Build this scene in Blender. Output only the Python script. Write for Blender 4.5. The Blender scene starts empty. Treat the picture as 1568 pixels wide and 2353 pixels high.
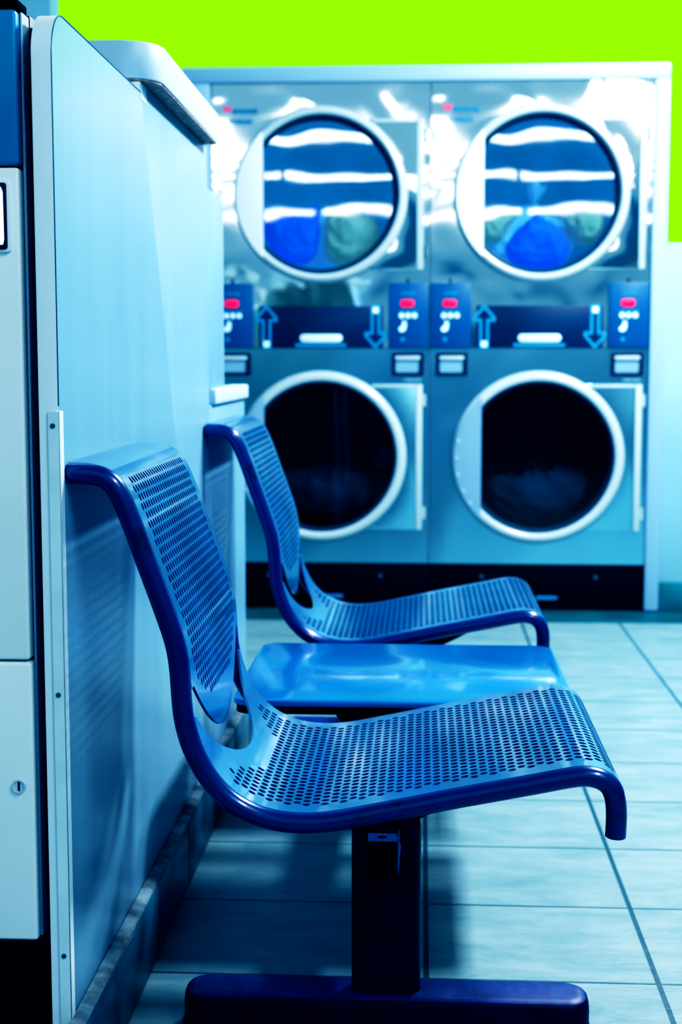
import bpy, bmesh, math, random
from mathutils import Vector, Matrix, geometry, noise

random.seed(4)
C = bpy.context.scene.collection
PI = math.pi

# ------------------------------------------------------------------ materials
def new_mat(name):
    m = bpy.data.materials.new(name); m.use_nodes = True
    nt = m.node_tree; nt.nodes.clear()
    out = nt.nodes.new('ShaderNodeOutputMaterial')
    return m, nt, out

def N(nt, typ, **kw):
    n = nt.nodes.new(typ)
    for k, v in kw.items():
        if k.startswith('_'): setattr(n, k[1:], v)
        else: n.inputs[k.replace('__', ' ')].default_value = v
    return n

def math_n(nt, op, a, b=None):
    n = nt.nodes.new('ShaderNodeMath'); n.operation = op
    for i, v in enumerate((a, b)):
        if v is None: continue
        if isinstance(v, (int, float)): n.inputs[i].default_value = v
        else: nt.links.new(v, n.inputs[i])
    return n.outputs[0]

def mat(name, col, rough=.5, metal=0., spec=.5, coat=0., var=.0, vscale=8., bump=0., bscale=30., stretch=(1,1,1), emit=None, estr=0., col2=None, vpos=(.35,.65)):
    m, nt, out = new_mat(name)
    b = nt.nodes.new('ShaderNodeBsdfPrincipled')
    b.inputs['Base Color'].default_value = (*col, 1)
    b.inputs['Roughness'].default_value = rough
    b.inputs['Metallic'].default_value = metal
    b.inputs['Specular IOR Level'].default_value = spec
    b.inputs['Coat Weight'].default_value = coat
    b.inputs['Coat Roughness'].default_value = .08
    if emit:
        b.inputs['Emission Color'].default_value = (*emit, 1); b.inputs['Emission Strength'].default_value = estr
    nt.links.new(b.outputs[0], out.inputs[0])
    tc = nt.nodes.new('ShaderNodeTexCoord')
    mp = nt.nodes.new('ShaderNodeMapping'); mp.inputs['Scale'].default_value = stretch
    nt.links.new(tc.outputs['Object'], mp.inputs[0])
    if var or col2:
        nz = N(nt, 'ShaderNodeTexNoise', Scale=vscale, Detail=4.); nt.links.new(mp.outputs[0], nz.inputs['Vector'])
        rp = nt.nodes.new('ShaderNodeValToRGB')
        rp.color_ramp.elements[0].position = vpos[0]; rp.color_ramp.elements[1].position = vpos[1]
        c2 = col2 or tuple(min(1, c*(1+var)) for c in col)
        c1 = col if col2 else tuple(c*(1-var) for c in col)
        rp.color_ramp.elements[0].color = (*c1, 1); rp.color_ramp.elements[1].color = (*c2, 1)
        nt.links.new(nz.outputs['Fac'], rp.inputs[0]); nt.links.new(rp.outputs[0], b.inputs['Base Color'])
    if bump:
        nb = N(nt, 'ShaderNodeTexNoise', Scale=bscale, Detail=3.); nt.links.new(mp.outputs[0], nb.inputs['Vector'])
        bp = N(nt, 'ShaderNodeBump', Strength=1.0, Distance=bump); nt.links.new(nb.outputs['Fac'], bp.inputs['Height'])
        nt.links.new(bp.outputs[0], b.inputs['Normal'])
    return m

M = {}
M['sheet'] = mat('blue_lacquered_sheet', (.03, .185, .40), .30, metal=.5, spec=.8, coat=.6, var=.18, vscale=9)  # same paint as the tubes, lightened for the brightness it reflects
M['tube'] = mat('blue_lacquered_tube', (.0, .034, .165), .30, metal=.3, spec=.6, coat=.45, col2=(.035, .012, .03), vscale=22, vpos=(.60, .72))
M['stand'] = mat('dark_blue_lacquer', (.0, .002, .035), .45, spec=.25, coat=.0, var=.3, vscale=25)
M['dusty'] = mat('dusty_blue_lacquer', (.003, .018, .14), .5, col2=(.01, .05, .22), vscale=60, vpos=(.45, .75))
M['black'] = mat('black_plastic', (.002, .004, .009), .55, spec=.2)
M['void'] = mat('dark_gap', (.001, .003, .006), .8, spec=.05)
M['table'] = mat('blue_table_lacquer', (.006, .20, .52), .24, metal=.3, spec=.6, coat=.5, var=.12, vscale=5)
M['laminate'] = mat('pale_laminate', (.24, .44, .60), .30, spec=.5, var=.04, vscale=3, bump=.0003, bscale=4, stretch=(1, 5, .4))
M['lam_edge'] = mat('pale_laminate_edging', (.46, .66, .82), .4)
M['lam_front'] = mat('pale_edge_band_lightened', (.76, .90, .98), .4)  # edge band lightened in place of the missing front light
M['lam_low'] = mat('pale_laminate_low', (.20, .38, .55), .35, var=.05, vscale=3)
M['guard'] = mat('pale_metal_angle', (.66, .84, .90), .4, var=.08, vscale=12)
M['screw'] = mat('grey_screw', (.05, .16, .22), .4, metal=.4)
M['chip'] = mat('brown_chipboard', (.30, .25, .22), .9, var=.4, vscale=90, bump=.001, bscale=120)
M['skirt'] = mat('dark_slate_skirting', (.03, .12, .17), .35, var=.45, vscale=7, bump=.002, bscale=18)
M['skirt_top'] = mat('dirty_mortar', (.20, .27, .31), .9, var=.35, vscale=40, bump=.003, bscale=60)
M['skirt_far'] = mat('teal_slate_skirting', (.008, .13, .165), .45, var=.3, vscale=6)
M['white_trim'] = mat('white_trim', (.27, .46, .66), .4)
M['wall_low'] = mat('pale_wall', (.25, .48, .62), .7, var=.05, vscale=3)
M['washer'] = mat('pale_steel_front', (.80, .93, .95), .38, spec=.5, var=.04, vscale=4)
M['washer_edge'] = mat('steel_edge', (.55, .72, .82), .35, metal=.2)
M['gap_blue'] = mat('gap_shade_steel', (.002, .02, .05), .5)  # cabinet near black, standing for the shaded gap by the partition
M['navy'] = mat('navy_panel', (.004, .25, .46), .35, spec=.4, var=.12, vscale=6)
M['band'] = mat('navy_band', (.002, .034, .088), .4, spec=.3, var=.2, vscale=5)
M['module'] = mat('blue_module', (.003, .088, .23), .4, spec=.4)
M['frame_dark'] = mat('dark_frame', (.002, .012, .045), .45)
M['graphic'] = mat('light_blue_print', (.015, .24, .46), .5)
M['graphic_w'] = mat('white_print_glow', (.55, .85, 1.), .5, emit=(.5, .8, 1), estr=.15)  # faint glow put into the print to keep it white
M['inktext'] = mat('dark_blue_print', (.003, .16, .36), .5)
M['redtext'] = mat('red_print', (.75, .05, .20), .5)
M['led'] = mat('red_led', (.5, .0, .03), .4, emit=(1., .01, .09), estr=1.1)
M['window_white'] = mat('lit_white_window', (.8, .9, 1.), .4, emit=(.9, .97, 1.), estr=.8)
M['ring'] = mat('pale_door_ring', (.40, .56, .64), .28, spec=.6, coat=.3)
M['gasket'] = mat('dark_teal_gasket', (.002, .045, .085), .45)
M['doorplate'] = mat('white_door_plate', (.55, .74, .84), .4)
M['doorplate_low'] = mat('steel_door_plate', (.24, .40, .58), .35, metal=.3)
M['drum_up'] = mat('glowing_blue_drum', (.005, .40, .62), .5, col2=(.004, .22, .45), vscale=5, emit=(.0, .28, .45), estr=.30)  # drum glows by itself, standing in for light inside it
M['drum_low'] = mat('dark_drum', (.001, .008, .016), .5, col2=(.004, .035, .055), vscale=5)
M['cloth_blue'] = mat('royal_blue_cloth', (.0, .10, .85), .9, col2=(.0, .05, .55), vscale=10, emit=(.0, .10, .85), estr=.35)  # this and the next two cloths glow faintly instead of being lit
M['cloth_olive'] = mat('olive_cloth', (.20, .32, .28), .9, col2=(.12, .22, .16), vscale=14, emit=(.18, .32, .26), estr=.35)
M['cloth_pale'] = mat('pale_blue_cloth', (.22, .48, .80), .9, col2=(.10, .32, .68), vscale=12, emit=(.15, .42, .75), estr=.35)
M['cloth_teal'] = mat('dark_teal_cloth', (.004, .06, .10), .9, col2=(.002, .03, .05), vscale=9)

def steel(name, col, rough, dist, scale, aniso_z=1.0):
    m, nt, out = new_mat(name)
    b = N(nt, 'ShaderNodeBsdfPrincipled', Metallic=1.0, Roughness=rough)
    b.inputs['Base Color'].default_value = (*col, 1)
    tc = nt.nodes.new('ShaderNodeTexCoord')
    mp = nt.nodes.new('ShaderNodeMapping'); mp.inputs['Scale'].default_value = (1, 1, aniso_z)
    nz = N(nt, 'ShaderNodeTexNoise', Scale=scale, Detail=1.0, Roughness=.35)
    nz.inputs['Distortion'].default_value = .6
    bp = N(nt, 'ShaderNodeBump', Strength=1.0, Distance=dist)
    nt.links.new(tc.outputs['Object'], mp.inputs[0]); nt.links.new(mp.outputs[0], nz.inputs['Vector'])
    nt.links.new(nz.outputs['Fac'], bp.inputs['Height']); nt.links.new(bp.outputs[0], b.inputs['Normal'])
    nt.links.new(b.outputs[0], out.inputs[0])
    return m
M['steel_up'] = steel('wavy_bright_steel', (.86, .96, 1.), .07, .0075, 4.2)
M['steel_low'] = steel('wavy_steel_floor_tint', (.30, .60, .74), .24, .007, 3.0, .8)  # same steel, tinted blue for the darker floor it mirrors

def glass(name, tint, refl, wav):
    m, nt, out = new_mat(name)
    tr = N(nt, 'ShaderNodeBsdfTransparent'); tr.inputs[0].default_value = (*tint, 1)
    gl = N(nt, 'ShaderNodeBsdfGlossy', Roughness=.02); gl.inputs[0].default_value = (.85, .95, 1, 1)
    mx = N(nt, 'ShaderNodeMixShader', Fac=refl)
    nt.links.new(tr.outputs[0], mx.inputs[1]); nt.links.new(gl.outputs[0], mx.inputs[2])
    if wav:
        tc = nt.nodes.new('ShaderNodeTexCoord')
        nz = N(nt, 'ShaderNodeTexNoise', Scale=5., Detail=0.5); nt.links.new(tc.outputs['Object'], nz.inputs['Vector'])
        bp = N(nt, 'ShaderNodeBump', Strength=1., Distance=wav); nt.links.new(nz.outputs['Fac'], bp.inputs['Height'])
        nt.links.new(bp.outputs[0], gl.inputs['Normal'])
    nt.links.new(mx.outputs[0], out.inputs[0])
    return m
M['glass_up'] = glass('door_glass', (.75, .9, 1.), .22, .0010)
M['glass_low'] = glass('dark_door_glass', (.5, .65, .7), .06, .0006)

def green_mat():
    m, nt, out = new_mat('lime_green_glow')
    e = N(nt, 'ShaderNodeEmission', Strength=1.0); e.inputs[0].default_value = (.338, 1.0, 0.0, 1)  # wall glows evenly, its flat brightness put into the emission
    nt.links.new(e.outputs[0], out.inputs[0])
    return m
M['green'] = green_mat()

def floor_mat():
    m, nt, out = new_mat('slate_floor_tiles')
    b = N(nt, 'ShaderNodeBsdfPrincipled', Roughness=.4); b.inputs['Specular IOR Level'].default_value = .45
    tc = nt.nodes.new('ShaderNodeTexCoord'); sp = nt.nodes.new('ShaderNodeSeparateXYZ')
    nt.links.new(tc.outputs['Object'], sp.inputs[0])
    X, Y = sp.outputs['X'], sp.outputs['Y']
    cx = math_n(nt, 'DIVIDE', math_n(nt, 'SUBTRACT', X, .012), .345)
    cy = math_n(nt, 'DIVIDE', math_n(nt, 'SUBTRACT', Y, 2.05), .2955)
    def line(c, pitch, w):
        f = math_n(nt, 'FRACT', math_n(nt, 'ADD', c, .5))
        d = math_n(nt, 'MULTIPLY', math_n(nt, 'ABSOLUTE', math_n(nt, 'SUBTRACT', f, .5)), pitch)
        return math_n(nt, 'LESS_THAN', d, w)
    lx = math_n(nt, 'MULTIPLY', line(cx, .345, .0042), math_n(nt, 'GREATER_THAN', X, -.1))
    ly = line(cy, .2955, .0028)
    grout = math_n(nt, 'MAXIMUM', lx, ly)
    # per tile tone
    cmb = nt.nodes.new('ShaderNodeCombineXYZ')
    nt.links.new(math_n(nt, 'FLOOR', cx), cmb.inputs[0]); nt.links.new(math_n(nt, 'FLOOR', cy), cmb.inputs[1])
    wn = nt.nodes.new('ShaderNodeTexWhiteNoise'); nt.links.new(cmb.outputs[0], wn.inputs['Vector'])
    mp = nt.nodes.new('ShaderNodeMapping'); mp.inputs['Scale'].default_value = (1, 2.6, 1); nt.links.new(tc.outputs['Object'], mp.inputs[0])
    addv = nt.nodes.new('ShaderNodeVectorMath'); addv.operation = 'ADD'
    nt.links.new(mp.outputs[0], addv.inputs[0]); nt.links.new(wn.outputs['Color'], addv.inputs[1])
    nz = N(nt, 'ShaderNodeTexNoise', Scale=6.5, Detail=10., Roughness=.7, Distortion=.3); nt.links.new(addv.outputs[0], nz.inputs['Vector'])
    rp = nt.nodes.new('ShaderNodeValToRGB')
    rp.color_ramp.elements[0].position = .33; rp.color_ramp.elements[1].position = .62
    rp.color_ramp.elements[0].color = (.125, .235, .275, 1); rp.color_ramp.elements[1].color = (.215, .335, .38, 1)
    nt.links.new(nz.outputs['Fac'], rp.inputs[0])
    mx = nt.nodes.new('ShaderNodeMix'); mx.data_type = 'RGBA'; mx.blend_type = 'MIX'
    nt.links.new(grout, mx.inputs[0]); nt.links.new(rp.outputs[0], mx.inputs[6]); mx.inputs[7].default_value = (.008, .06, .09, 1)
    nt.links.new(mx.outputs[2], b.inputs['Base Color'])
    h = math_n(nt, 'SUBTRACT', math_n(nt, 'MULTIPLY', nz.outputs['Fac'], 1.0), math_n(nt, 'MULTIPLY', grout, .7))
    bp = N(nt, 'ShaderNodeBump', Strength=.6, Distance=.006); nt.links.new(h, bp.inputs['Height'])
    nt.links.new(bp.outputs[0], b.inputs['Normal'])
    nt.links.new(b.outputs[0], out.inputs[0])
    return m
M['floor'] = floor_mat()
M['floor_border'] = mat('teal_border_tiles', (.006, .095, .115), .45, var=.25, vscale=6)

# ------------------------------------------------------------------ object helpers
def link(o, parent=None):
    C.objects.link(o)
    if parent is not None: o.parent = parent
    return o

def smooth(me, ang=40):
    for p in me.polygons: p.use_smooth = True
    me.set_sharp_from_angle(angle=math.radians(ang))

def obj(name, bm, m, parent=None, ang=40, label=None):
    me = bpy.data.meshes.new(name)
    bmesh.ops.recalc_face_normals(bm, faces=bm.faces[:])
    bm.to_mesh(me); bm.free()
    for mm in (m if isinstance(m, (list, tuple)) else [m]): me.materials.append(mm)
    smooth(me, ang)
    o = bpy.data.objects.new(name, me); link(o, parent)
    if label: o['label'] = label
    return o

def thing(name, label, cat, loc=(0, 0, 0), group=None):
    o = bpy.data.objects.new(name, None); C.objects.link(o); o.location = loc
    o.empty_display_size = .05
    o['label'] = label; o['category'] = cat
    if group: o['group'] = group
    return o

def tag(o, label, cat, group=None):
    o['label'] = label; o['category'] = cat
    if group: o['group'] = group
    return o

def structure(o): o['kind'] = 'structure'; return o

def B(): return bmesh.new()

def box(bm, x0, x1, y0, y1, z0, z1, bev=0., seg=2, mi=0):
    r = bmesh.ops.create_cube(bm, size=1)
    vs = r['verts']
    for v in vs:
        v.co = Vector((x0 if v.co.x < 0 else x1, y0 if v.co.y < 0 else y1, z0 if v.co.z < 0 else z1))
    fs = set(f for v in vs for f in v.link_faces)
    if bev > 0:
        es = list(set(e for v in vs for e in v.link_edges))
        r2 = bmesh.ops.bevel(bm, geom=es, offset=bev, segments=seg, affect='EDGES', profile=.5)
        fs = set(r2['faces']) | set(f for f in fs if f.is_valid)
    for f in fs: f.material_index = mi
    return bm

def prism(bm, pts, axis, a, b, bev=0., mi=0):
    """extrude a closed 2D polygon along an axis; pts are (u, w) in the two other axes in order"""
    def P(u, w, t):
        return {'x': (t, u, w), 'y': (u, t, w), 'z': (u, w, t)}[axis]
    va = [bm.verts.new(P(u, w, a)) for u, w in pts]; vb = [bm.verts.new(P(u, w, b)) for u, w in pts]
    n = len(pts)
    fs = [bm.faces.new(va[::-1]), bm.faces.new(vb)]
    for i in range(n): fs.append(bm.faces.new((va[i], va[(i+1) % n], vb[(i+1) % n], vb[i])))
    for f in fs: f.material_index = mi
    if bev > 0:
        es = list(set(fs[0].edges) | set(fs[1].edges))
        bmesh.ops.bevel(bm, geom=es, offset=bev, segments=2, affect='EDGES', profile=.5)
    return bm

def rrect(x0, x1, y0, y1, r, n=6):
    pts = []
    for cx, cy, a0 in ((x1-r, y1-r, 0), (x0+r, y1-r, 90), (x0+r, y0+r, 180), (x1-r, y0+r, 270)):
        for k in range(n+1):
            a = math.radians(a0 + 90*k/n); pts.append((cx + r*math.cos(a), cy + r*math.sin(a)))
    return pts

def sweep(bm, path, r, n=16, caps=True, round_caps=0.0):
    rings = []
    m = len(path)
    prev = None
    for i, p in enumerate(path):
        t = (path[min(i+1, m-1)] - path[max(i-1, 0)]).normalized()
        a = Vector((0, 1, 0)) if abs(t.y) < .9 else Vector((1, 0, 0))
        if prev is not None: a = prev
        s = (a - t*a.dot(t)).normalized(); prev = s
        u = t.cross(s)
        rings.append([bm.verts.new(p + (s*math.cos(2*PI*k/n) + u*math.sin(2*PI*k/n))*r) for k in range(n)])
    for A, Bq in zip(rings, rings[1:]):
        for k in range(n): bm.faces.new((A[k], A[(k+1) % n], Bq[(k+1) % n], Bq[k]))
    if caps:
        bm.faces.new(rings[0][::-1]); bm.faces.new(rings[-1])
    return bm

def lathe_y(bm, prof, cx, cz, n=72, a0=0., a1=2*PI, mi=0):
    """prof: list of (radius, y) revolved about the y axis through (cx, cz)"""
    full = abs(a1 - a0 - 2*PI) < 1e-6
    cols = []
    for k in range(n if full else n+1):
        a = a0 + (a1-a0)*k/n
        cols.append([bm.verts.new((cx + r*math.cos(a), y, cz + r*math.sin(a))) for r, y in prof])
    K = len(cols)
    for k in range(K if full else K-1):
        A, Bq = cols[k], cols[(k+1) % K]
        for i in range(len(prof)-1):
            f = bm.faces.new((A[i], A[i+1], Bq[i+1], Bq[i])); f.material_index = mi
    return bm

def disc_y(bm, cx, cz, y, r, n=64, ys=None, a0=0, a1=2*PI):
    vs = [bm.verts.new((cx + r*math.cos(a0+(a1-a0)*k/n), y, cz + r*math.sin(a0+(a1-a0)*k/n))) for k in range(n)]
    bm.faces.new(vs); return bm

def cyl_y(bm, cx, cz, y0, y1, r, n=24, bev=0.):
    pts = [(cx + r*math.cos(2*PI*k/n), cz + r*math.sin(2*PI*k/n)) for k in range(n)]
    return prism(bm, pts, 'y', y0, y1, bev)

def cdt(loops, extra):
    """triangulate a 2D region bounded by loops[0] with holes loops[1:]; extra = inner points"""
    co = []; ed = []
    for lp in loops:
        s = len(co); n = len(lp)
        co += [Vector(p) for p in lp]
        ed += [(s+i, s+(i+1) % n) for i in range(n)]
    co += [Vector(p) for p in extra]
    r = geometry.delaunay_2d_cdt(co, ed, [], 1, 1e-7)
    return r[0], [list(f) for f in r[2]]

def front_plate(name, x0, x1, z0, z1, holes, y, th, m, parent, step=.05):
    """vertical plate with round holes (cx, cz, r)"""
    loops = [[(x0, z0), (x1, z0), (x1, z1), (x0, z1)]]
    for cx, cz, r in holes:
        loops.append([(cx + r*math.cos(2*PI*k/64), cz + r*math.sin(2*PI*k/64)) for k in range(64)])
    vs, fs = cdt(loops, [])
    bm = B()
    a = [bm.verts.new((v.x, y, v.y)) for v in vs]
    for f in fs:
        c = sum((vs[i] for i in f), Vector((0, 0)))/len(f)
        if any((c.x-cx)**2 + (c.y-cz)**2 < (r*.9985)**2 for cx, cz, r in holes): continue
        try: bm.faces.new([a[i] for i in f])
        except ValueError: pass
    bmesh.ops.recalc_face_normals(bm, faces=bm.faces[:])
    ge = bmesh.ops.extrude_face_region(bm, geom=bm.faces[:])
    for v in ge['geom']:
        if isinstance(v, bmesh.types.BMVert): v.co.y += th
    return obj(name, bm, m, parent)

def text_mesh(name, body, size, loc, m, parent, thick=.0008, bold=0.0):
    cu = bpy.data.curves.new(name, 'FONT'); cu.body = body; cu.size = size; cu.extrude = thick; cu.offset = bold
    cu.align_x = 'CENTER'; cu.align_y = 'CENTER'
    t = bpy.data.objects.new(name, cu); C.objects.link(t)
    dg = bpy.context.evaluated_depsgraph_get()
    me = bpy.data.meshes.new_from_object(t.evaluated_get(dg))
    bpy.data.objects.remove(t); bpy.data.curves.remove(cu)
    me.transform(Matrix.Translation(loc) @ Matrix.Rotation(PI/2, 4, 'X'))
    me.materials.clear(); me.materials.append(m)
    me.name = name
    return link(bpy.data.objects.new(name, me), parent)

# ------------------------------------------------------------------ the setting
def plane_floor():
    bm = B(); box(bm, -3.2, 4.2, -3.0, 5.005, -.05, 0.)
    return bm
structure(obj('floor', plane_floor(), M['floor']))
bm = B(); box(bm, -3.2, 4.2, 5.005, 6.3, -.05, 0.)
structure(obj('trim_4', bm, M['floor_border']))
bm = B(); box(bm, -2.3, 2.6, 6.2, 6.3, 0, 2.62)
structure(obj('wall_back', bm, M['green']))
# low pale wall right of the dryers with its slate skirting
bm = B(); box(bm, .878, 4.2, 5.275, 5.40, 0, 1.345, .006)
structure(obj('wall_right', bm, M['wall_low']))
bm = B(); box(bm, .878, 4.2, 5.252, 5.2745, 0, .108, .003)
structure(obj('baseboard_right', bm, M['skirt_far']))
# white surround of the dryers
bm = B(); box(bm, -.874, .876, 5.235, 5.60, 1.919, 1.974, .006)
structure(obj('trim_1', bm, M['white_trim']))
bm = B(); box(bm, .823, .876, 5.236, 5.60, .004, 1.9185, .005)
structure(obj('trim_2', bm, M['white_trim']))
bm = B(); box(bm, -.874, -.773, 5.236, 5.60, .004, 1.9185, .005)
structure(obj('trim_3', bm, M['white_trim']))
# pale wall behind the washing machines
bm = B(); box(bm, -3.2, -1.295, 5.03, 5.13, 0, 3.0)
structure(obj('wall_left', bm, M['wall_low']))

# tiled skirting along the partition, mortar on its top edge
bm = B()
y = 1.52
k = 0
while y < 3.39:
    y1 = min(y + .297, 3.40)
    box(bm, -.4225, -.404 + .0012*math.sin(k*2.1), y, y1-.002, 0, .113, .0015, 1)
    y = y1; k += 1
for f in bm.faces: f.material_index = 0
n = 60
rows = []
for i in range(n+1):
    yy = 1.52 + (3.40-1.52)*i/n
    j = noise.noise((yy*9, 0, 0))*.0012
    rows.append([bm.verts.new(p) for p in ((-.4235, yy, .1125), (-.4235, yy, .119+j), (-.414+j, yy, .1185+j*.6), (-.4065+j*.4, yy, .115), (-.406, yy, .1125))])
for a, b in zip(rows, rows[1:]):
    for i in range(4):
        f = bm.faces.new((a[i], a[i+1], b[i+1], b[i])); f.material_index = 1
structure(obj('baseboard_left', bm, [M['skirt'], M['skirt_top']], ang=60))

# ------------------------------------------------------------------ partition, counter, low partition
PX = -.4245
pt = thing('partition_panel', 'tall pale blue laminate partition with rounded top corner beside the seats', 'partition', (PX, 1.65, 0))
def local(o, root):
    o.parent = root; o.matrix_parent_inverse = Matrix.Translation(-root.location); return o
def pobj(name, bm, m, root, ang=40, label=None):
    o = obj(name, bm, m, None, ang, label)
    me = o.data; me.transform(Matrix.Translation(-root.location)); o.parent = root
    return o
TH = .0235
prof = [(1.646, .02)]
R = .055
for k in range(11):
    a = PI - (PI/2)*k/10
    prof.append((1.646 + R + R*math.cos(a), 1.3225 - R + R*math.sin(a)))
prof += [(2.1675, 1.3225), (2.1675, 1.3375), (2.832, 1.3375), (2.832, .02)]
bm = B(); prism(bm, prof, 'x', PX-TH, PX, .0012)
bm.normal_update()
bmesh.ops.recalc_face_normals(bm, faces=bm.faces[:])
for f in bm.faces:
    f.material_index = 1 if (abs(f.normal.x) < .9) else 0
pobj('panel', bm, [M['laminate'], M['lam_front']], pt, 30)
# dark edging line around the face
bm = B()
edge = [(y_, z_) for y_, z_ in prof[:13]]
pth = [Vector((PX+.0002, y_+.0003, z_-.0003)) for y_, z_ in edge if z_ > .87 or True]
pth = [p for p in pth]
pth[0].z = .868
sweep(bm, pth, .0008, 6)
pobj('edge_seam', bm, M['screw'], pt, label='thin dark seam of the edging strip')
bm = B()
box(bm, PX-.0125, PX+.0016, 1.6435, 1.6455, .022, .862, .0005, 1)
box(bm, PX+.0002, PX+.0016, 1.6435, 1.662, .022, .862, .0005, 1)
gd = pobj('corner_guard', bm, M['guard'], pt, label='pale metal angle strip on the lower corner')
for z in (.845, .524, .2):
    bm = B(); cyl_y(bm, PX-.0065, z, 1.6425, 1.6436, .0030, 14)
    pobj('screw', bm, M['screw'], pt).parent = gd
# joint piece below the counter
bm = B(); box(bm, PX+.0001, PX+.0005, 2.172, 2.215, 1.312, 1.337, .0003, 1)
pobj('joint_cover', bm, M['lam_edge'], pt)

ct = thing('counter_top', 'pale blue counter slab with rounded front corner on the partition', 'counter', (PX, 2.3, 1.34))
def counter_outline(ins=0.):
    x1 = -.397-ins; y0 = 2.158+ins; y1 = 2.80; x0 = -.748
    r = .055
    pts = [(x0, y0)]
    for k in range(9):
        a = -PI/2 + (PI/2)*k/8
        pts.append((x1-r + r*math.cos(a), y0+r + r*math.sin(a)))
    pts += [(x1, y1), (x0, y1)]
    return pts
bm = B(); prism(bm, counter_outline(), 'z', 1.3415, 1.396, .0025)
pobj('slab', bm, M['lam_edge'], ct)
bm = B(); prism(bm, counter_outline(.002), 'z', 1.3385, 1.3414)
pobj('underside', bm, M['chip'], ct, label='dark brown chipboard underside')

lp = thing('low_partition', 'lower pale partition with a ledge behind the far seat', 'partition', (PX, 3.0, 0))
bm = B(); box(bm, PX-TH, PX, 2.834, 3.398, .02, .8330, .003)
pobj('panel', bm, M['lam_low'], lp)
bm = B(); box(bm, PX-TH-.01, -.4150, 2.865, 3.402, .8335, .8655, .004)
pobj('ledge', bm, M['lam_edge'], lp)
bm = B(); prism(bm, [(2.836, .866), (3.065, .866), (3.065, 1.262), (2.836, 1.262)], 'x', PX-TH, PX-.001, .002)
pobj('upper_panel', bm, M['lam_low'], lp)

# ------------------------------------------------------------------ washing machine at the left edge
wm = thing('washing_machine', 'pale steel washing machine cut off by the left picture edge', 'washing machine', (-.8, 1.9, 0))
WX = -.468
bm = B(); box(bm, -1.14, -.462, 1.700, 2.3, .19, 1.325, .004); pobj('cabinet', bm, M['gap_blue'], wm)
bm = B(); box(bm, -.4672, -.4640, 1.672, 1.6995, .2135, 1.3215, .0008, 1); pobj('edge_strip', bm, M['washer_edge'], wm)
bm = B(); box(bm, -1.14, WX+.0005, 1.656, 1.684, 1.1465, 1.322, .005, 3); pobj('control_panel', bm, M['navy'], wm, label='navy blue control panel')
bm = B(); box(bm, -1.14, WX+.002, 1.660, 1.70, 1.3225, 1.334, .002); pobj('top_rim', bm, M['void'], wm)
bm = B(); box(bm, -1.14, WX, 1.655, 1.684, .5632, 1.1435, .004, 3); fp = pobj('front_panel', bm, M['washer'], wm)
bm = B(); box(bm, -1.14, WX+.002, 1.655, 1.684, .2135, .5600, .004, 3); sp_ = pobj('service_panel', bm, M['washer'], wm)
# window with bevelled frame
bm = B()
prism(bm, rrect(-.60, -.4778, 1.0463, 1.1284, .004, 3), 'y', 1.6505, 1.6552, .0012); 
w = pobj('display_frame', bm, M['washer'], wm)
bm = B(); prism(bm, rrect(-.598, -.4812, 1.0495, 1.1255, .003, 3), 'y', 1.6485, 1.6504, .0006)
pobj('display_bezel', bm, M['frame_dark'], wm).parent = w
bm = B(); prism(bm, [(-.595, 1.0545), (-.4862, 1.0545), (-.4846, 1.060), (-.4850, 1.115), (-.4872, 1.1205), (-.595, 1.1205)], 'y', 1.6468, 1.6484, .0006)
pobj('display_window', bm, M['window_white'], wm).parent = w
# lock
bm = B()
lathe_y(bm, [(.0, 1.6535), (.0062, 1.6535), (.0066, 1.652), (.0082, 1.6518), (.0088, 1.6535), (.0088, 1.6552)], -.4845, .4080, 28)
lk = pobj('lock', bm, M['washer_edge'], wm)
bm = B(); box(bm, -.4857, -.4833, 1.6528, 1.6536, .4026, .4134); 
pobj('key_slot', bm, M['frame_dark'], wm).parent = lk
bm = B(); box(bm, -1.14, -.458, 1.72, 2.3, 0.002, .1895, .003); pobj('plinth', bm, M['black'], wm)
bm = B(); box(bm, -1.14, -.464, 2.3005, 2.312, .02, 1.322, .003); pobj('added_back_panel', bm, M['washer'], wm)  # added unseen pale back, brightens what the dryer steel mirrors

# ------------------------------------------------------------------ the seats
TY = 1.6805           # plane of the near side tube
TUBE_R = .0127
FY = 2.1125           # plane of the far side tube
RAW = [(-.4225,.7863),(-.4082,.7864),(-.394,.7858),(-.3805,.7823),(-.3689,.774),(-.3605,.7604),(-.3536,.7437),(-.3444,.7201),(-.3318,.6843),(-.317,.6436),(-.3037,.6054),(-.2976,.5863),(-.2936,.5681),(-.2911,.5478),(-.2895,.5209),(-.287,.4913),(-.2809,.4643),(-.2716,.44),(-.2569,.4141),(-.2357,.3905),(-.2091,.3735),(-.1771,.3631),(-.1398,.36),(-.1026,.3634),(-.0601,.3719),(-.0073,.3831),(.0452,.3944),(.0975,.405),(.1496,.4156),(.1807,.4221),(.2014,.4246),(.2190,.4207),(.2316,.4095),(.2368,.3892),(.2373,.3676),(.2366,.3503)]

def catmull(pts, n):
    out = []
    P = [pts[0]] + list(pts) + [pts[-1]]
    for i in range(1, len(P)-2):
        p0, p1, p2, p3 = (Vector(P[i+d]) for d in (-1, 0, 1, 2))
        for k in range(n):
            t = k/n
            out.append(.5*((2*p1) + (p2-p0)*t + (2*p0-5*p1+4*p2-p3)*t*t + (3*p1-p0-3*p2+p3)*t**3))
    out.append(Vector(pts[-1])); return out

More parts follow.
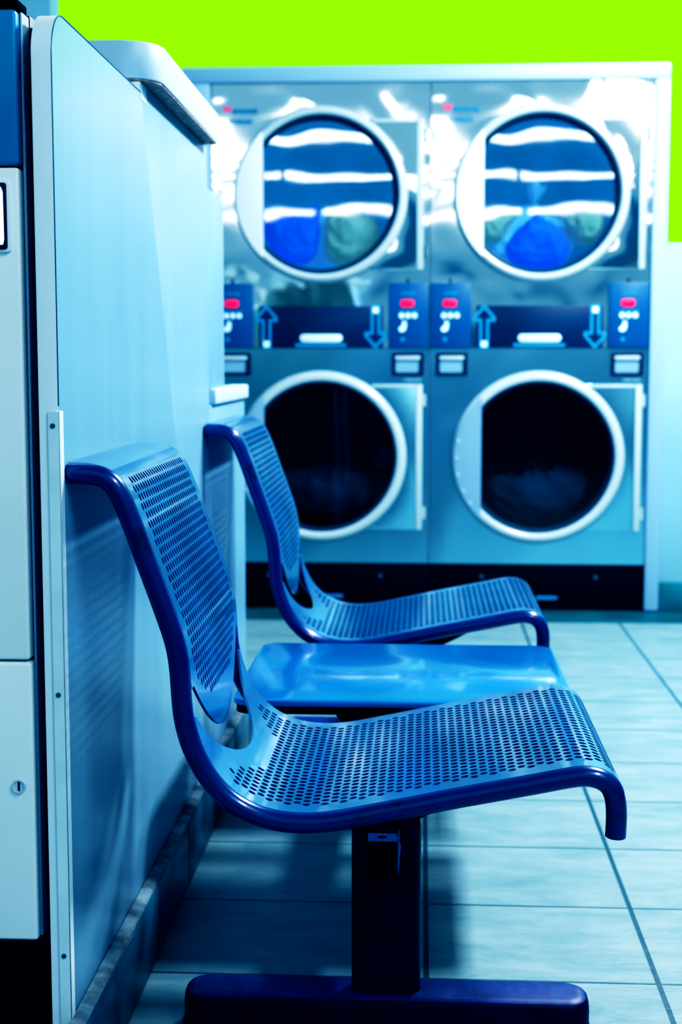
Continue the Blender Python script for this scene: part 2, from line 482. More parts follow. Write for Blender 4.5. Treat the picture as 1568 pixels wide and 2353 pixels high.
def resample(pts, step):
    acc = [0.]
    for a, b in zip(pts, pts[1:]): acc.append(acc[-1] + (b-a).length)
    n = max(2, int(round(acc[-1]/step))); out = []; j = 0
    for k in range(n+1):
        s = acc[-1]*k/n
        while j < len(acc)-2 and acc[j+1] < s: j += 1
        d = acc[j+1]-acc[j]
        out.append(pts[j].lerp(pts[j+1], (s-acc[j])/d if d > 0 else 0))
    return out

line = resample(catmull(RAW, 12), .0025)
for _ in range(14):
    line = [line[0]] + [(line[i-1] + line[i]*2 + line[i+1])/4 for i in range(1, len(line)-1)] + [line[-1]]
line = resample(line, .003)

def normals(ln):
    out = []
    for i in range(len(ln)):
        d = (ln[min(i+1, len(ln)-1)] - ln[max(i-1, 0)]).normalized(); out.append(Vector((-d.y, d.x)))
    return out
LN = normals(line)
OFF = .0112

class Curve:
    """polyline in x-z with arc length lookup"""
    def __init__(self, pts):
        self.p = pts; self.s = [0.]
        for a, b in zip(pts, pts[1:]): self.s.append(self.s[-1] + (b-a).length)
        self.n = normals(pts); self.L = self.s[-1]
    def at(self, s):
        lo, hi = 0, len(self.s)-1
        while hi-lo > 1:
            m = (lo+hi)//2
            if self.s[m] <= s: lo = m
            else: hi = m
        d = self.s[hi]-self.s[lo]; t = (s-self.s[lo])/d if d > 1e-12 else 0
        t = max(0, min(1, t))
        return self.p[lo].lerp(self.p[hi], t), self.n[lo].lerp(self.n[hi], t).normalized()
    def near(self, x, z):
        q = Vector((x, z)); i = min(range(len(self.p)), key=lambda k: (self.p[k]-q).length)
        return self.s[i]

off = [p + n*OFF for p, n in zip(line, LN)]
i_sep = min(range(len(line)), key=lambda i: (line[i]-Vector((-.2895, .523))).length)
i_horn = min(range(len(line)), key=lambda i: (line[i]-Vector((-.2855, .484))).length)
i_end = min(range(len(line)), key=lambda i: (line[i]-Vector((.2350, .400))).length)
LB = .094
bk = off[:i_sep+1]
d0 = Vector((.12, -1)).normalized()
for k in range(1, 40): bk.append(off[i_sep] + d0*(LB*1.01*k/39))
for _ in range(6):
    bk = [bk[0]] + [(bk[i-1]+bk[i]*2+bk[i+1])/4 for i in range(1, len(bk)-1)] + [bk[-1]]
CB = Curve(bk)
CS = Curve(off[i_horn:i_end+1])
W = FY - TY
s_sep = CB.near(off[i_sep].x, off[i_sep].y)

def hole(s, t, rs=.0049, rt=.0049, n=12):
    return [(s + rs*math.cos(2*PI*k/n), t + rt*math.sin(2*PI*k/n)) for k in range(n)]

def make_sheet(name, curve, outline, holes, root, m, th=.0036):
    loops = [outline] + [hole(*h) for h in holes]
    hs = {}
    for h in holes: hs.setdefault((int(h[0]/.012), int(h[1]/.02)), []).append(h)
    extra = []
    s = .004
    while s < curve.L - .002:
        t = .012
        while t < W-.008:
            ok = True
            for a in (-1, 0, 1):
                for b in (-1, 0, 1):
                    for h in hs.get((int(s/.012)+a, int(t/.02)+b), ()):
                        if (h[0]-s)**2 + (h[1]-t)**2 < .0070**2: ok = False
            for q in outline:
                if (q[0]-s)**2 + (q[1]-t)**2 < .004**2: ok = False; break
            if ok: extra.append((s, t))
            t += .0205
        s += .008
    vs, fs = cdt(loops, extra)
    P = []; Nn = []
    for v in vs:
        p, n = curve.at(min(max(v.x, 0), curve.L))
        P.append(Vector((p.x, TY + v.y, p.y))); Nn.append(Vector((n.x, 0, n.y)))
    co = [p + n*th*.5 for p, n in zip(P, Nn)] + [p - n*th*.5 for p, n in zip(P, Nn)]
    k = len(P); faces = []; cnt = {}
    for f in fs:
        f = list(f); a, b, c = P[f[0]], P[f[1]], P[f[2]]
        q = (vs[f[0]] + vs[f[1]] + vs[f[2]])/3; hit = False
        for ia in (-1, 0, 1):
            for ib in (-1, 0, 1):
                for h in hs.get((int(q.x/.012)+ia, int(q.y/.02)+ib), ()):
                    if ((q.x-h[0])/.0049)**2 + ((q.y-h[1])/.0049)**2 < .97: hit = True
        if hit: continue
        if (b-a).cross(c-a).length < 1e-12: continue
        if (b-a).cross(c-a).dot(Nn[f[0]]) < 0: f = f[::-1]
        faces.append(f); faces.append([i+k for i in f[::-1]])
        for x, y in zip(f, f[1:]+f[:1]): cnt[(x, y)] = 1
    ns = len(faces); dup = {}
    def dv(i):
        if i not in dup: dup[i] = len(co); co.append(co[i].copy())
        return dup[i]
    for (x, y) in cnt:
        if (y, x) not in cnt: faces.append([dv(y), dv(x), dv(x+k), dv(y+k)])
    me = bpy.data.meshes.new(name)
    me.from_pydata([c - root.location for c in co], [], faces); me.update()
    me.materials.append(m)
    for p in me.polygons: p.use_smooth = True
    o = bpy.data.objects.new(name, me); link(o, root)
    return o

MG = .0165
def back_outline():
    o = []
    n = 60
    for k in range(n+1): o.append((s_sep*k/n, 0.))
    for k in range(0, 61):
        u = -1 + k/30
        o.append((s_sep + LB*(1 - abs(u)**1.8), W/2 + (W/2-MG)*u))
    for k in range(n, -1, -1): o.append((s_sep*k/n, W))
    return o
def seat_outline():
    s_u = CS.near(-.2300, .4030)
    o = [(0., 0.), (0., MG-.004)]
    for k in range(1, 60):
        u = -1 + k/30
        o.append((s_u*(1 - abs(u)**2.1), W/2 + (W/2-MG+.004)*u))
    o += [(0., W-MG+.004), (0., W)]
    n = 90
    for k in range(1, n+1): o.append((CS.L*k/n, W))
    for k in range(n, 0, -1): o.append((CS.L*k/n, 0.))
    return o

PITCH_T, PITCH_S, T0 = .01452, .01178, .0345
def back_holes():
    s = CB.near(-.354, .778); hs = []; r = 0; sc = s_sep - .036
    while s < s_sep + .05:
        for k in range(26):
            t = T0 + PITCH_T*k - (.25 if r % 2 else -.25)*PITCH_T
            if s > sc and ((t-W/2)/.185)**2 + ((s-sc)/.078)**2 > 1: continue
            hs.append((s, t))
        s += PITCH_S; r += 1
    return hs
def seat_holes():
    s = CS.near(-.2325, .412); hs = []; r = 0
    ex = [.150, .122, .100, .078, .055]
    while s < CS.L - .010:
        e = ex[r] if r < len(ex)-1 else 0
        for k in range(26):
            t = T0 + PITCH_T*k - (.25 if r % 2 else -.25)*PITCH_T
            if abs(t-W/2) < e: continue
            if r == 0 and (t < .045 or t > W-.045): continue
            hs.append((s, t))
        s += PITCH_S; r += 1
    return hs

def tube_part(name, yy, root):
    bm = B()
    path = [Vector((p.x, yy, p.y)) for p in line]
    sweep(bm, path, TUBE_R, 20)
    return pobj(name, bm, M['tube'], root, 50)

seat_a = thing('perforated_chair', 'nearest blue perforated metal chair, in sharp focus above the post and foot', 'chair', (-.045, 1.8965, .0), 'blue perforated metal chairs on one beam')
make_sheet('backrest', CB, back_outline(), back_holes(), seat_a, M['sheet'])
make_sheet('seat', CS, seat_outline(), seat_holes(), seat_a, M['sheet'])
for yy in (TY, FY):
    tb = tube_part('side_tube', yy, seat_a)
    for i in (0, -1):
        p = line[i]; q = line[1] if i == 0 else line[-2]
        d = (p-q).normalized()
        a = Vector((p.x, yy, p.y)); dd = Vector((d.x, 0, d.y))
        bm = B(); sweep(bm, [a - dd*.004, a + dd*.0006, a + dd*.0012], TUBE_R*.86, 18)
        pobj('end_plug', bm, M['frame_dark'], seat_a, 50, 'dark plastic end plug').parent = tb
bm = B()
prism(bm, [(-.150, .3585), (-.06, .3760), (.17, .4225), (.195, .4255), (.195, .4050), (.150, .384), (.067, .341), (.0, .3072), (-.10, .3072), (-.150, .345)], 'y', 1.862, 2.03, .002)
pobj('mounting_bracket', bm, M['black'], seat_a, label='black bracket under the seat')
bm = B()
under = [p - n*.004 for p, n in zip(line, LN)]
u_ = [p for p in under if -.215 < p.x < .20 and p.y < .45]
prism(bm, [(p.x, p.y) for p in u_] + [(p.x, p.y-.006) for p in u_[::-1]], 'y', TY+.030, FY-.030)  # added plate, keeps light from leaking through the seat holes
pobj('light_stop_plate', bm, M['void'], seat_a, label='added black plate stopping light through the seat perforations')
bm = B()
prism(bm, rrect(-.026, -.0065, .276, .332, .006, 4), 'y', 1.846, 1.8500, .001)
pobj('clamp_plate', bm, M['stand'], seat_a)

def copy_tree(o, parent=None):
    c = o.copy(); C.objects.link(c)
    if parent is not None: c.parent = parent
    for ch in list(o.children): copy_tree(ch, c)
    return c
seat_b = copy_tree(seat_a)
seat_b.location = seat_a.location + Vector((.003, 1.076, 0))
seat_b['label'] = 'farther blue perforated metal chair behind the side table, slightly blurred'

# side table
st = thing('side_table', 'flat blue metal side table between the two chairs', 'table', (-.02, 2.43, .36))
tx0, tx1, ty0, ty1 = -.3005, .2475, 2.203, 2.668
def lofted(layers):
    bm = B(); rings = []
    for ins, z, r in layers:
        rings.append([bm.verts.new((x, y, z)) for x, y in rrect(tx0+ins, tx1-ins, ty0+ins, ty1-ins, r, 8)])
    n = len(rings[0])
    for a, b in zip(rings, rings[1:]):
        for k in range(n): bm.faces.new((a[k], a[(k+1) % n], b[(k+1) % n], b[k]))
    bm.faces.new(rings[0]); bm.faces.new(rings[-1][::-1])
    return bm
bm = lofted([(.012, .3752, .026), (.0, .3755, .035), (.0, .3815, .035), (.0012, .3843, .034), (.004, .3855, .032)])
pobj('table_top', bm, M['table'], st, 30)
bm = B(); prism(bm, rrect(tx0+.006, tx1-.006, ty0+.006, ty1-.006, .02, 5), 'z', .3615, .3751, .002)
pobj('under_frame', bm, M['black'], st, label='black frame under the table top')
bm = B(); prism(bm, [(-.140, .3614), (-.100, .3092), (.010, .3092), (.130, .3614)], 'y', 2.235, 2.63, .001)
pobj('mounting_bracket', bm, M['black'], st, label='black bracket under the table')

# beam with posts and feet
bs = thing('beam_stand', 'dark blue steel beam with posts and long feet carrying the chairs', 'seat stand', (-.0445, 2.6, 0))
bm = B(); prism(bm, [(-.071, .2207), (-.027, .2207), (-.027, .3068), (-.071, .3068)], 'y', 1.862, 3.42, .002)
pobj('beam', bm, M['stand'], bs)
def stadium(cx, cy, hx, hy, n=14):
    pts = []
    r = hy
    for k in range(n+1):
        a = -PI/2 + PI*k/n; pts.append((cx+hx-r+r*math.cos(a), cy+r*math.sin(a)))
    for k in range(n+1):
        a = PI/2 + PI*k/n; pts.append((cx-hx+r+r*math.cos(a), cy+r*math.sin(a)))
    return pts
for yc in (1.8865, 3.36):
    bm = B()
    rings = []
    for z, ins in ((.058, 0), (.290, 0), (.299, .0015), (.303, .006)):
        rings.append([bm.verts.new((x, y, z)) for x, y in stadium(-.0445, yc, .0475-ins, .0235-ins*.9)])
    n = len(rings[0])
    for a, b in zip(rings, rings[1:]):
        for k in range(n): bm.faces.new((a[k], a[(k+1) % n], b[(k+1) % n], b[k]))
    bm.faces.new(rings[0][::-1]); bm.faces.new(rings[-1])
    pst = pobj('post', bm, M['stand'], bs, 50)
    # foot: rounded long bar with a bead and dark glides
    bm = B(); rings = []
    for z, ins in ((.016, .0), (.040, 0), (.0405, .0006), (.044, .0008), (.0445, 0.0002), (.0525, .0012), (.0565, .0048), (.0595, .0105), (.0602, .0165)):
        rings.append([bm.verts.new((x, y, z)) for x, y in rrect(-.045-.2785+ins, -.045+.2785-ins, yc-.039+ins, yc+.039-ins, .030-ins*.9, 10)])
    n = len(rings[0])
    for a, b in zip(rings, rings[1:]):
        for k in range(n): bm.faces.new((a[k], a[(k+1) % n], b[(k+1) % n], b[k]))
    bm.faces.new(rings[0][::-1]); bm.faces.new(rings[-1])
    for f in bm.faces: f.material_index = 1 if f.calc_center_median().z > .0575 else 0
    ft = pobj('foot', bm, [M['stand'], M['dusty']], bs, 40)
    for s in (-1, 1):
        bm = B(); x0 = -.045 + s*.2805
        xa, xb = sorted((x0, x0 - s*.075))
        prism(bm, rrect(xa, xb, yc-.0415, yc+.0415, .03, 8), 'z', .0, .0155, .001)
        pobj('foot_glide', bm, M['black'], bs, label='black plastic glide').parent = ft
# beam end on the first post, its shaded hollow painted as a black block
bm = B(); box(bm, -.0705, -.0275, 1.8590, 1.8616, .2215, .2900, .0006, 1)
be = pobj('beam_end', bm, M['black'], bs, label='black block painted as the shaded hollow of the beam')
bm = B(); box(bm, -.0690, -.0290, 1.8570, 1.8588, .2770, .2895, .0006, 1)
pobj('lip', bm, M['table'], bs).parent = be
bm = B(); prism(bm, [(-.0495+.0065*math.cos(a*PI/8), .2835+.0016*math.sin(a*PI/8)) for a in range(16)], 'y', 1.8562, 1.8569)
pobj('slot', bm, M['void'], bs).parent = be
bm = B(); prism(bm, [(-.0283, .2930), (-.0235, .2930), (-.0240, .275), (-.0270, .236), (-.0283, .230)], 'y', 1.8575, 1.8612)  # lit side of the beam end put into a lighter blue strip
pobj('lit_side_strip', bm, M['table'], bs, label='lighter blue strip painted as the lit side').parent = be

# ------------------------------------------------------------------ stacked dryers
DW = .797; DY = 5.25; CXL = .3985; ZU, ZL, RO = 1.5195, .5685, .316
def make_dryer(label):
    root = thing('stacked_dryer', label, 'tumble dryer', (0, 0, 0), 'stacked tumble dryers')
    P = root
    # shell
    bm = B()
    for x0, x1 in ((0.001, .004), (DW-.004, DW-.001)): box(bm, x0, x1, DY+.004, 5.95, .172, 1.918)
    box(bm, .004, DW-.004, DY+.004, 5.95, 1.914, 1.918); box(bm, .004, DW-.004, 5.945, 5.95, .172, 1.914)
    obj('cabinet', bm, M['white_trim'], P)
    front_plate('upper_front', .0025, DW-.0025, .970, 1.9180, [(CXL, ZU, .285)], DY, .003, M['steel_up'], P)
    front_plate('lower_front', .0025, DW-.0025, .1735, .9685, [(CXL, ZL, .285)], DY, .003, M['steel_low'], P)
    bm = B(); box(bm, .0003, DW-.0003, DY+.006, 5.9, .001, .172, .0006); pl = obj('plinth', bm, M['black'], P)
    for xx in (.20, .62):
        bm = B(); cyl_y(bm, xx, .125, DY+.004, DY+.0058, .008, 16); obj('plinth_screw', bm, M['screw'], P).parent = pl
    bm = B(); prism(bm, rrect(.40, .48, .040, .054, .004, 3), 'y', DY+.0035, DY+.0055); obj('plinth_badge', bm, M['graphic'], P).parent = pl
    for which, zc in (('upper', ZU), ('lower', ZL)):
        up = which == 'upper'
        bm = B(); lathe_y(bm, [(.284, DY+.002), (.284, DY+.55), (.0, DY+.55)], CXL, zc, 64)
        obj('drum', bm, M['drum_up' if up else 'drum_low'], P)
        # door: ring + gasket + glass + left plate + hinge plate with rod
        bm = B()
        prof = [(.304, DY-.002), (RO, DY-.006), (RO+.001, DY-.016), (RO-.004, DY-.026), (RO-.013, DY-.034), (RO-.022, DY-.036), (RO-.030, DY-.031), (RO-.0335, DY-.022), (RO-.0335, DY-.002)]
        if not up: prof = [(r - .006 if 0 < i < 8 and r < RO-.02 else r, y_) for i, (r, y_) in enumerate(prof)]
        lathe_y(bm, prof, CXL, zc, 96)
        door = obj('door', bm, M['ring'], P, 60)
        bm = B(); ri = RO-.0335 - (0 if up else .006)
        lathe_y(bm, [(ri-.0002, DY-.024), (ri-.004, DY-.024), (.266 if up else .262, DY-.008), (.264 if up else .26, DY-.003), (ri-.0002, DY-.003)], CXL, zc, 96)
        obj('gasket', bm, M['gasket'], P, 40).parent = door
        bm = B(); disc_y(bm, CXL, zc, DY-.006, .2665 if up else .2625, 72)
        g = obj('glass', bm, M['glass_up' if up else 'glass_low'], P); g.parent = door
        # plate over the left segment
        xc = -.207; rp = RO-.010
        a0 = math.acos(xc/rp)
        pts = [(CXL + rp*math.cos(a0 + (2*PI-2*a0)*k/40), zc + rp*math.sin(a0 + (2*PI-2*a0)*k/40)) for k in range(41)]
        bm = B(); prism(bm, pts, 'y', DY-.0375, DY-.026, .0015)
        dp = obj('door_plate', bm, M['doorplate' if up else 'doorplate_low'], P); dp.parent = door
        if not up:
            for a in (168, 180, 192, 204, 214):
                bm = B(); cyl_y(bm, CXL + .298*math.cos(math.radians(a)), zc + .298*math.sin(math.radians(a)), DY-.0405, DY-.0378, .006, 12, .001)
                obj('rivet', bm, M['ring'], P).parent = door
        # hinge plate
        zt = .268
        ra = .309; am = math.asin(zt/ra)
        pts = [(CXL + ra*math.cos(-am + 2*am*k/30), zc + ra*math.sin(-am + 2*am*k/30)) for k in range(31)] + [(CXL+.372, zc+zt), (CXL+.372, zc-zt)]
        bm = B(); prism(bm, pts, 'y', DY-.012, DY-.002, .001)
        obj('hinge_plate', bm, M['steel_up' if up else 'steel_low'], P).parent = door
        bm = B(); box(bm, CXL+.350, CXL+.374, DY-.020, DY-.0122, zc-zt, zc+zt, .003)
        obj('hinge_bar', bm, M['ring'], P).parent = door
        bm = B(); box(bm, CXL+.19, CXL+.3495, DY-.016, DY-.0122, zc+zt-.012, zc+zt, .0015)
        obj('plate_rim', bm, M['ring'], P).parent = door
        for dz in (-.205, .21):
            bm = B(); 
            pth = [Vector((CXL+.380, DY-.014, zc+dz-.022)), Vector((CXL+.380, DY-.014, zc+dz+.022))]
            sweep(bm, pth, .006, 12); obj('hinge', bm, M['screw' if up else 'ring'], P).parent = door
    # dark band with arrows, modules
    bm = B(); box(bm, .1715, .6265, DY-.004, DY-.0005, .9700, 1.1215, .001); bd = obj('control_band', bm, M['band'], P, label='dark navy band with arrows')
    def arrow(cx, up):
        o = [(-.0125, 0), (.0125, 0), (.0125, .098), (.036, .098), (.036, .106), (0, .148), (-.036, .106), (-.036, .098), (-.0125, .098)]
        z0 = .9715
        f = (lambda x, z: (cx+x, z0+z)) if up else (lambda x, z: (cx+x, z0+.149-z))
        path = [f(*p) for p in o]
        bm = B(); w_ = .0052
        n = len(path)
        for i in range(n):
            a = Vector(path[i]); b = Vector(path[(i+1) % n]); d = (b-a).normalized(); s = Vector((-d.y, d.x))*w_
            q = [a-s-d*w_*.6, b-s+d*w_*.6, b+s+d*w_*.6, a+s-d*w_*.6]
            bm.faces.new([bm.verts.new((v.x, DY-.0049-.00002*i, v.y)) for v in q])
        obj('arrow', bm, M['graphic'], P).parent = bd
        z = .9725 if up else 1.0955
        bm = B(); prism(bm, rrect(cx-.011, cx+.011, z, z+.022, .003, 3), 'y', DY-.0066, DY-.0054)
        obj('arrow_tip', bm, M['graphic_w'], P).parent = bd
    arrow(.199, True); arrow(.600, False)
    bm = B(); prism(bm, rrect(.322, .478, .9905, 1.0185, .0135, 6), 'y', DY-.0085, DY-.0042, .001); obj('name_bar', bm, M['graphic_w'], P).parent = bd
    bm = B(); prism(bm, rrect(.305, .493, .9735, .9855, .004, 3), 'y', DY-.0055, DY-.0042); obj('print_strip', bm, M['graphic'], P).parent = bd
    for x0, x1 in ((.0045, .150), (.648, .7925)):
        xm = (x0+x1)/2 - .003
        bm = B(); box(bm, x0, x1, DY-.014, DY-.0005, .9700, 1.2030, .002); md = obj('control_module', bm, M['module'], P, label='blue control module with red display')
        text_mesh('heading', 'OVER', .020, (xm+.004, DY-.0147, 1.165), M['graphic'], P, .0004, .0006).parent = md
        bm = B(); prism(bm, rrect(xm-.026, xm+.023, 1.1175, 1.1435, .009, 4), 'y', DY-.0160, DY-.0141, .0005); obj('display', bm, M['led'], P).parent = md
        bm = B()
        for k in range(6): prism(bm, rrect(xm-.030+.0115*k, xm-.022+.0115*k, 1.0955, 1.1045, .002, 2), 'y', DY-.0147, DY-.0141)
        obj('printed_marks', bm, M['graphic'], P).parent = md
        for k in range(3):
            bm = B(); cyl_y(bm, xm-.0225+.0235*k, 1.0855, DY-.0165, DY-.0141, .0102, 18, .001); obj('button', bm, M['graphic_w'], P).parent = md
        bm = B()
        prism(bm, [(xm-.019, 1.066), (xm-.006, 1.066), (xm-.004, 1.045), (xm-.009, 1.032), (xm-.018, 1.0265), (xm-.029, 1.029), (xm-.033, 1.038), (xm-.028, 1.046), (xm-.020, 1.050)], 'y', DY-.0150, DY-.0141)
        obj('hand_symbol', bm, M['graphic_w'], P).parent = md
        bm = B(); cyl_y(bm, xm-.018, 1.0, DY-.0150, DY-.0141, .008, 16); obj('coin_slot', bm, M['graphic'], P).parent = md
        bm = B(); prism(bm, [(xm-.005, 1.2035), (xm+.005, 1.2035), (xm+.0035, 1.211), (xm+.0055, 1.2165), (xm, 1.2205), (xm-.0055, 1.2165), (xm-.0035, 1.211)], 'y', DY-.006, DY-.001)
        obj('lock_tab', bm, M['frame_dark'], P).parent = md
    for x0, x1 in ((.025, .139), (.660, .776)):
        bm = B(); outer = rrect(x0, x1, .868, .951, .003, 3); inner = rrect(x0+.014, x1-.014, .880, .9385, .004, 3)
        n = len(outer)
        rings = [[bm.verts.new((x, y_, z)) for x, z in lp] for lp, y_ in ((outer, DY-.0005), (outer, DY-.009), (inner, DY-.009), (inner, DY-.002))]
        for a, b in zip(rings, rings[1:]):
            for k in range(n): bm.faces.new((a[k], a[(k+1) % n], b[(k+1) % n], b[k]))
        rf = obj('coin_return', bm, M['frame_dark'], P, 30)
        bm = B(); box(bm, x0+.013, x1-.013, DY-.0030, DY-.0008, .879, .9395); obj('coin_cup', bm, M['lam_low'], P).parent = rf
        bm = B(); prism(bm, rrect(x0+.012, x1-.012, .9265, .9395, .005, 4), 'y', DY-.0110, DY-.0035, .001); obj('coin_lip', bm, M['ring'], P).parent = rf
    text_mesh('small_print', 'TUMBLE DRYER', .0095, (.735, DY-.0009, .853), M['graphic_w'], P, .0002)
    text_mesh('emblem', 'W', .032, (.060, DY-.0011, 1.8265), M['redtext'], P, .0004, .0016)
    text_mesh('brand_lettering', 'ascomat', .027, (.124, DY-.0011, 1.8225), M['inktext'], P, .0004, .0016)
    text_mesh('type_lettering', 'TD30x30', .023, (.105, DY-.0011, 1.783), M['inktext'], P, .0004, .0012)
    return root

dr_a = make_dryer('right-hand stacked steel tumble dryer beside the lime green wall edge')
dr_b = copy_tree(dr_a)
dr_a.location = (.0270, 0, 0)
dr_b.location = (.0270-DW, 0, 0)
dr_b['label'] = 'left-hand stacked steel tumble dryer partly hidden by the partition'

# laundry behind the door glass: soft lumps lying along the drum wall
def laundry(label, m, cx, cy, cz, a0, a1, rin, depth, seed):
    bm = B(); bmesh.ops.create_icosphere(bm, subdivisions=5, radius=1)
    for v in bm.verts:
        p = v.co.copy()
        n1 = noise.noise(p*1.5 + Vector((seed*7.3, 0, 0))); n2 = noise.noise(p*3.8 + Vector((0, seed*3.1, 0)))
        q = Vector((math.copysign(abs(p.x)**.8, p.x), p.y, math.copysign(abs(p.z)**.8, p.z)))
        a = math.radians(a0 + (a1-a0)*(.5 + .47*q.x)); r = .266 + (rin-.266)*(.5+.5*q.z)
        r -= max(0, q.z+.4)*(.045*n1 + .03*n2)
        v.co = Vector((r*math.cos(a), p.y*depth*(1+.15*n1) + .010*n2, r*math.sin(a)))
    o = obj('laundry', bm, m, None, 180); o.location = (cx, cy, cz)
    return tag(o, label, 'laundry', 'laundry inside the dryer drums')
xa = .027 + CXL; xb = xa - DW
yl = DY + .125
laundry('royal blue laundry low in the right upper drum', M['cloth_blue'], xa, yl, ZU, 233, 306, .085, .085, 1)
laundry('olive laundry at the right side of the right upper drum', M['cloth_olive'], xa, yl, ZU, 309, 352, .12, .085, 2)
laundry('olive laundry at the left side of the right upper drum', M['cloth_olive'], xa, yl, ZU, 190, 230, .13, .085, 3)
laundry('pale blue laundry behind the others in the right upper drum', M['cloth_pale'], xa, yl+.20, ZU, 185, 335, -.05, .085, 4)
laundry('royal blue laundry low in the left upper drum', M['cloth_blue'], xb, yl, ZU, 192, 266, .06, .085, 5)
laundry('olive laundry low at the right of the left upper drum', M['cloth_olive'], xb, yl, ZU, 269, 342, .055, .085, 6)
laundry('pale blue laundry behind the others in the left upper drum', M['cloth_pale'], xb, yl+.20, ZU, 200, 345, .0, .085, 7)
laundry('dark teal laundry in the left lower drum', M['cloth_teal'], xb, yl+.05, ZL, 200, 340, .06, .10, 8)
laundry('dark teal laundry in the right lower drum', M['cloth_teal'], xa, yl+.05, ZL, 205, 345, .08, .10, 9)

# ------------------------------------------------------------------ light
def area(name, loc, tgt, sx, sy, power, col=(.86, .96, 1.)):
    l = bpy.data.lights.new(name, 'AREA'); l.shape = 'RECTANGLE'; l.size = sx; l.size_y = sy; l.energy = power; l.color = col
    o = bpy.data.objects.new(name, l); C.objects.link(o); o.location = loc
    o.rotation_euler = (Vector(tgt)-Vector(loc)).to_track_quat('-Z', 'Y').to_euler()
    return o
# rows of ceiling tubes behind the camera (mirrored in the dryer doors)
for yy, z, xs in ((-.62, 2.6, ((-1.95, 1.2), (-.42, 1.66), (1.29, 1.66))), (-2.6, 2.6, ((-2.1, 1.6), (-.20, 2.1), (1.65, 1.5))), (-5.8, 2.6, ((-2.4, 2.4), (.0, 2.2), (2.4, 2.4)))):
    for x, ln in xs:
        area('overhead_lamp', (x, yy, z), (x, yy+3, z-1.6), ln, .055, 1.5*ln, (1.,.95,.98))
# overhead key lamps, with a near one added to brighten seats and partition
for y, pw, ly in ((.15, 46, 1.3), (3.12, 112, .5), (4.1, 92, .6)):
    o = area('overhead_lamp', (1.35, y, 2.75), (.6, y, 0), (.24 if ly < 1 else .35), ly, pw, (1., .95, .98))
    d = Vector((-.75, 0, -2.75)).normalized(); zz_ = -d; yy_ = Vector((0, 1, 0)); xx_ = yy_.cross(zz_)
    o.rotation_euler = Matrix((xx_, yy_, zz_)).transposed().to_euler()

w = bpy.data.worlds.new('room_light'); bpy.context.scene.world = w; w.use_nodes = True
nt = w.node_tree; nt.nodes.clear()
out = nt.nodes.new('ShaderNodeOutputWorld'); bg = nt.nodes.new('ShaderNodeBackground')
tc = nt.nodes.new('ShaderNodeTexCoord'); sp = nt.nodes.new('ShaderNodeSeparateXYZ')
nt.links.new(tc.outputs['Generated'], sp.inputs[0])
zz = math_n(nt, 'MULTIPLY', math_n(nt, 'ADD', sp.outputs['Z'], 1.), .5)
def ramp(stops):
    r = nt.nodes.new('ShaderNodeValToRGB'); e = r.color_ramp.elements
    e[0].position = stops[0][0]; e[0].color = (*stops[0][1], 1); e[1].position = stops[-1][0]; e[1].color = (*stops[-1][1], 1)
    for p, c in stops[1:-1]: q = e.new(p); q.color = (*c, 1)
    nt.links.new(zz, r.inputs[0]); return r.outputs[0]
dim = ramp([(0, (.0, .02, .04)), (.48, (.0, .03, .07)), (.55, (.0, .12, .30)), (.64, (.05, .22, .36)), (.70, (.45, .75, .92)), (.80, (.35, .62, .80)), (1., (.10, .20, .28))])
lit = ramp([(0, (.05, .2, .25)), (.46, (.03, .20, .32)), (.498, (.02, .18, .36)), (.516, (.26, .50, .68)), (.58, (.40, .64, .80)), (.70, (.48, .72, .86)), (.82, (.2, .4, .5)), (1., (.20, .36, .46))])
fy = math_n(nt, 'MINIMUM', math_n(nt, 'MAXIMUM', math_n(nt, 'MULTIPLY', sp.outputs['Y'], -1.6), 0.), 1.)
mxw = nt.nodes.new('ShaderNodeMix'); mxw.data_type = 'RGBA'
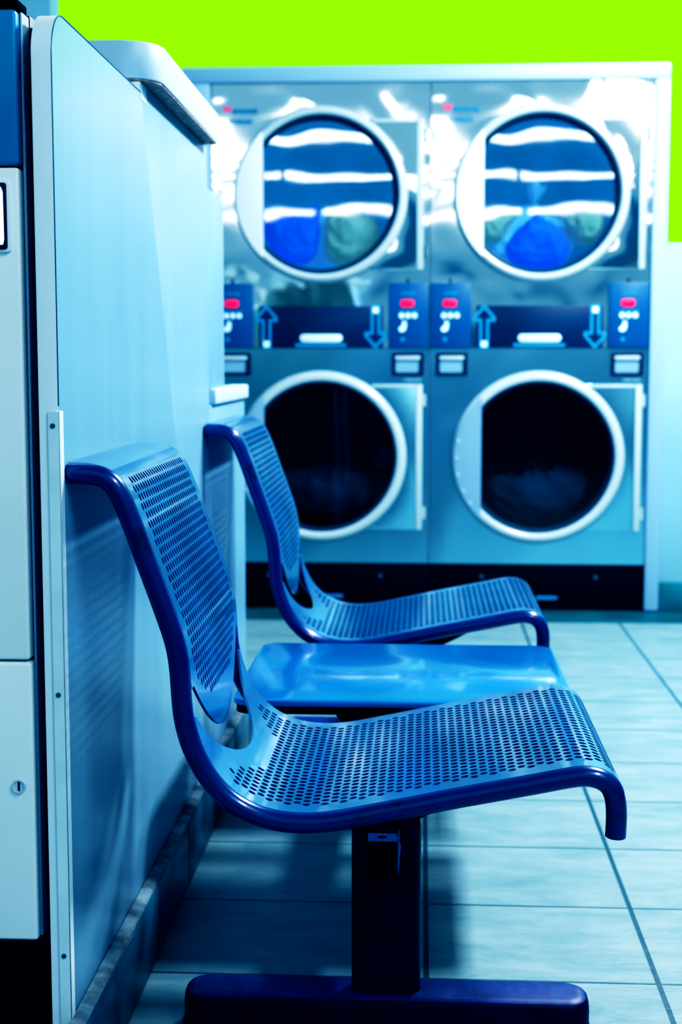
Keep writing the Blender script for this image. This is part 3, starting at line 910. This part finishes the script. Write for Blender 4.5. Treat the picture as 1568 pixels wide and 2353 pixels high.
nt.links.new(fy, mxw.inputs[0]); nt.links.new(dim, mxw.inputs[6]); nt.links.new(lit, mxw.inputs[7])
nt.links.new(mxw.outputs[2], bg.inputs[0]); bg.inputs[1].default_value = .58
nt.links.new(bg.outputs[0], out.inputs[0])

# ------------------------------------------------------------------ camera
F, IW, IH = 3268., 1568., 2353.
cam = bpy.data.cameras.new('camera'); co = bpy.data.objects.new('camera', cam); C.objects.link(co)
cam.sensor_fit = 'VERTICAL'; cam.sensor_height = 36.; cam.lens = F/IH*36.
pitch = math.atan(346/F); yaw = math.atan(186*math.cos(pitch)/F)
co.location = (0, 0, .92); co.rotation_euler = (PI/2 - pitch, 0, yaw)
cam.clip_start = .05; cam.clip_end = 60
cam.dof.use_dof = True; cam.dof.focus_distance = 1.80; cam.dof.aperture_fstop = 5.0
sc = bpy.context.scene
sc.camera = co
sc.view_settings.view_transform = 'Standard'
sc.view_settings.look = 'None'
vs_ = sc.view_settings
vs_.use_curve_mapping = True
cm = vs_.curve_mapping
def curve(i, pts):
    c = cm.curves[i]
    c.points[0].location = pts[0]; c.points[-1].location = pts[-1]
    for p in pts[1:-1]: c.points.new(*p)
curve(0, [(0, 0), (.06, .003), (.13, .032), (.22, .12), (.34, .29), (.6, .68), (1, 1)])
curve(1, [(0, 0), (.04, .006), (.10, .042), (.2, .155), (.32, .34), (.55, .66), (1, 1)])
curve(2, [(0, 0), (.04, .014), (.10, .07), (.2, .20), (.32, .39), (.55, .70), (1, 1)])
cm.update()
# the glowing lime wall keeps its exact tone through the tone curve
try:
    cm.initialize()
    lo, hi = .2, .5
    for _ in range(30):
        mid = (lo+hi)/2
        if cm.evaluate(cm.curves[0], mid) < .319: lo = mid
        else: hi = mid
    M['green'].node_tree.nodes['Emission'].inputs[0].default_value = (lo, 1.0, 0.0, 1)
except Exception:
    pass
sc.cycles.use_denoising = True
sc.cycles.sample_clamp_indirect = 6.0
sc.cycles.caustics_reflective = False
sc.cycles.caustics_refractive = False
sc.cycles.max_bounces = 8
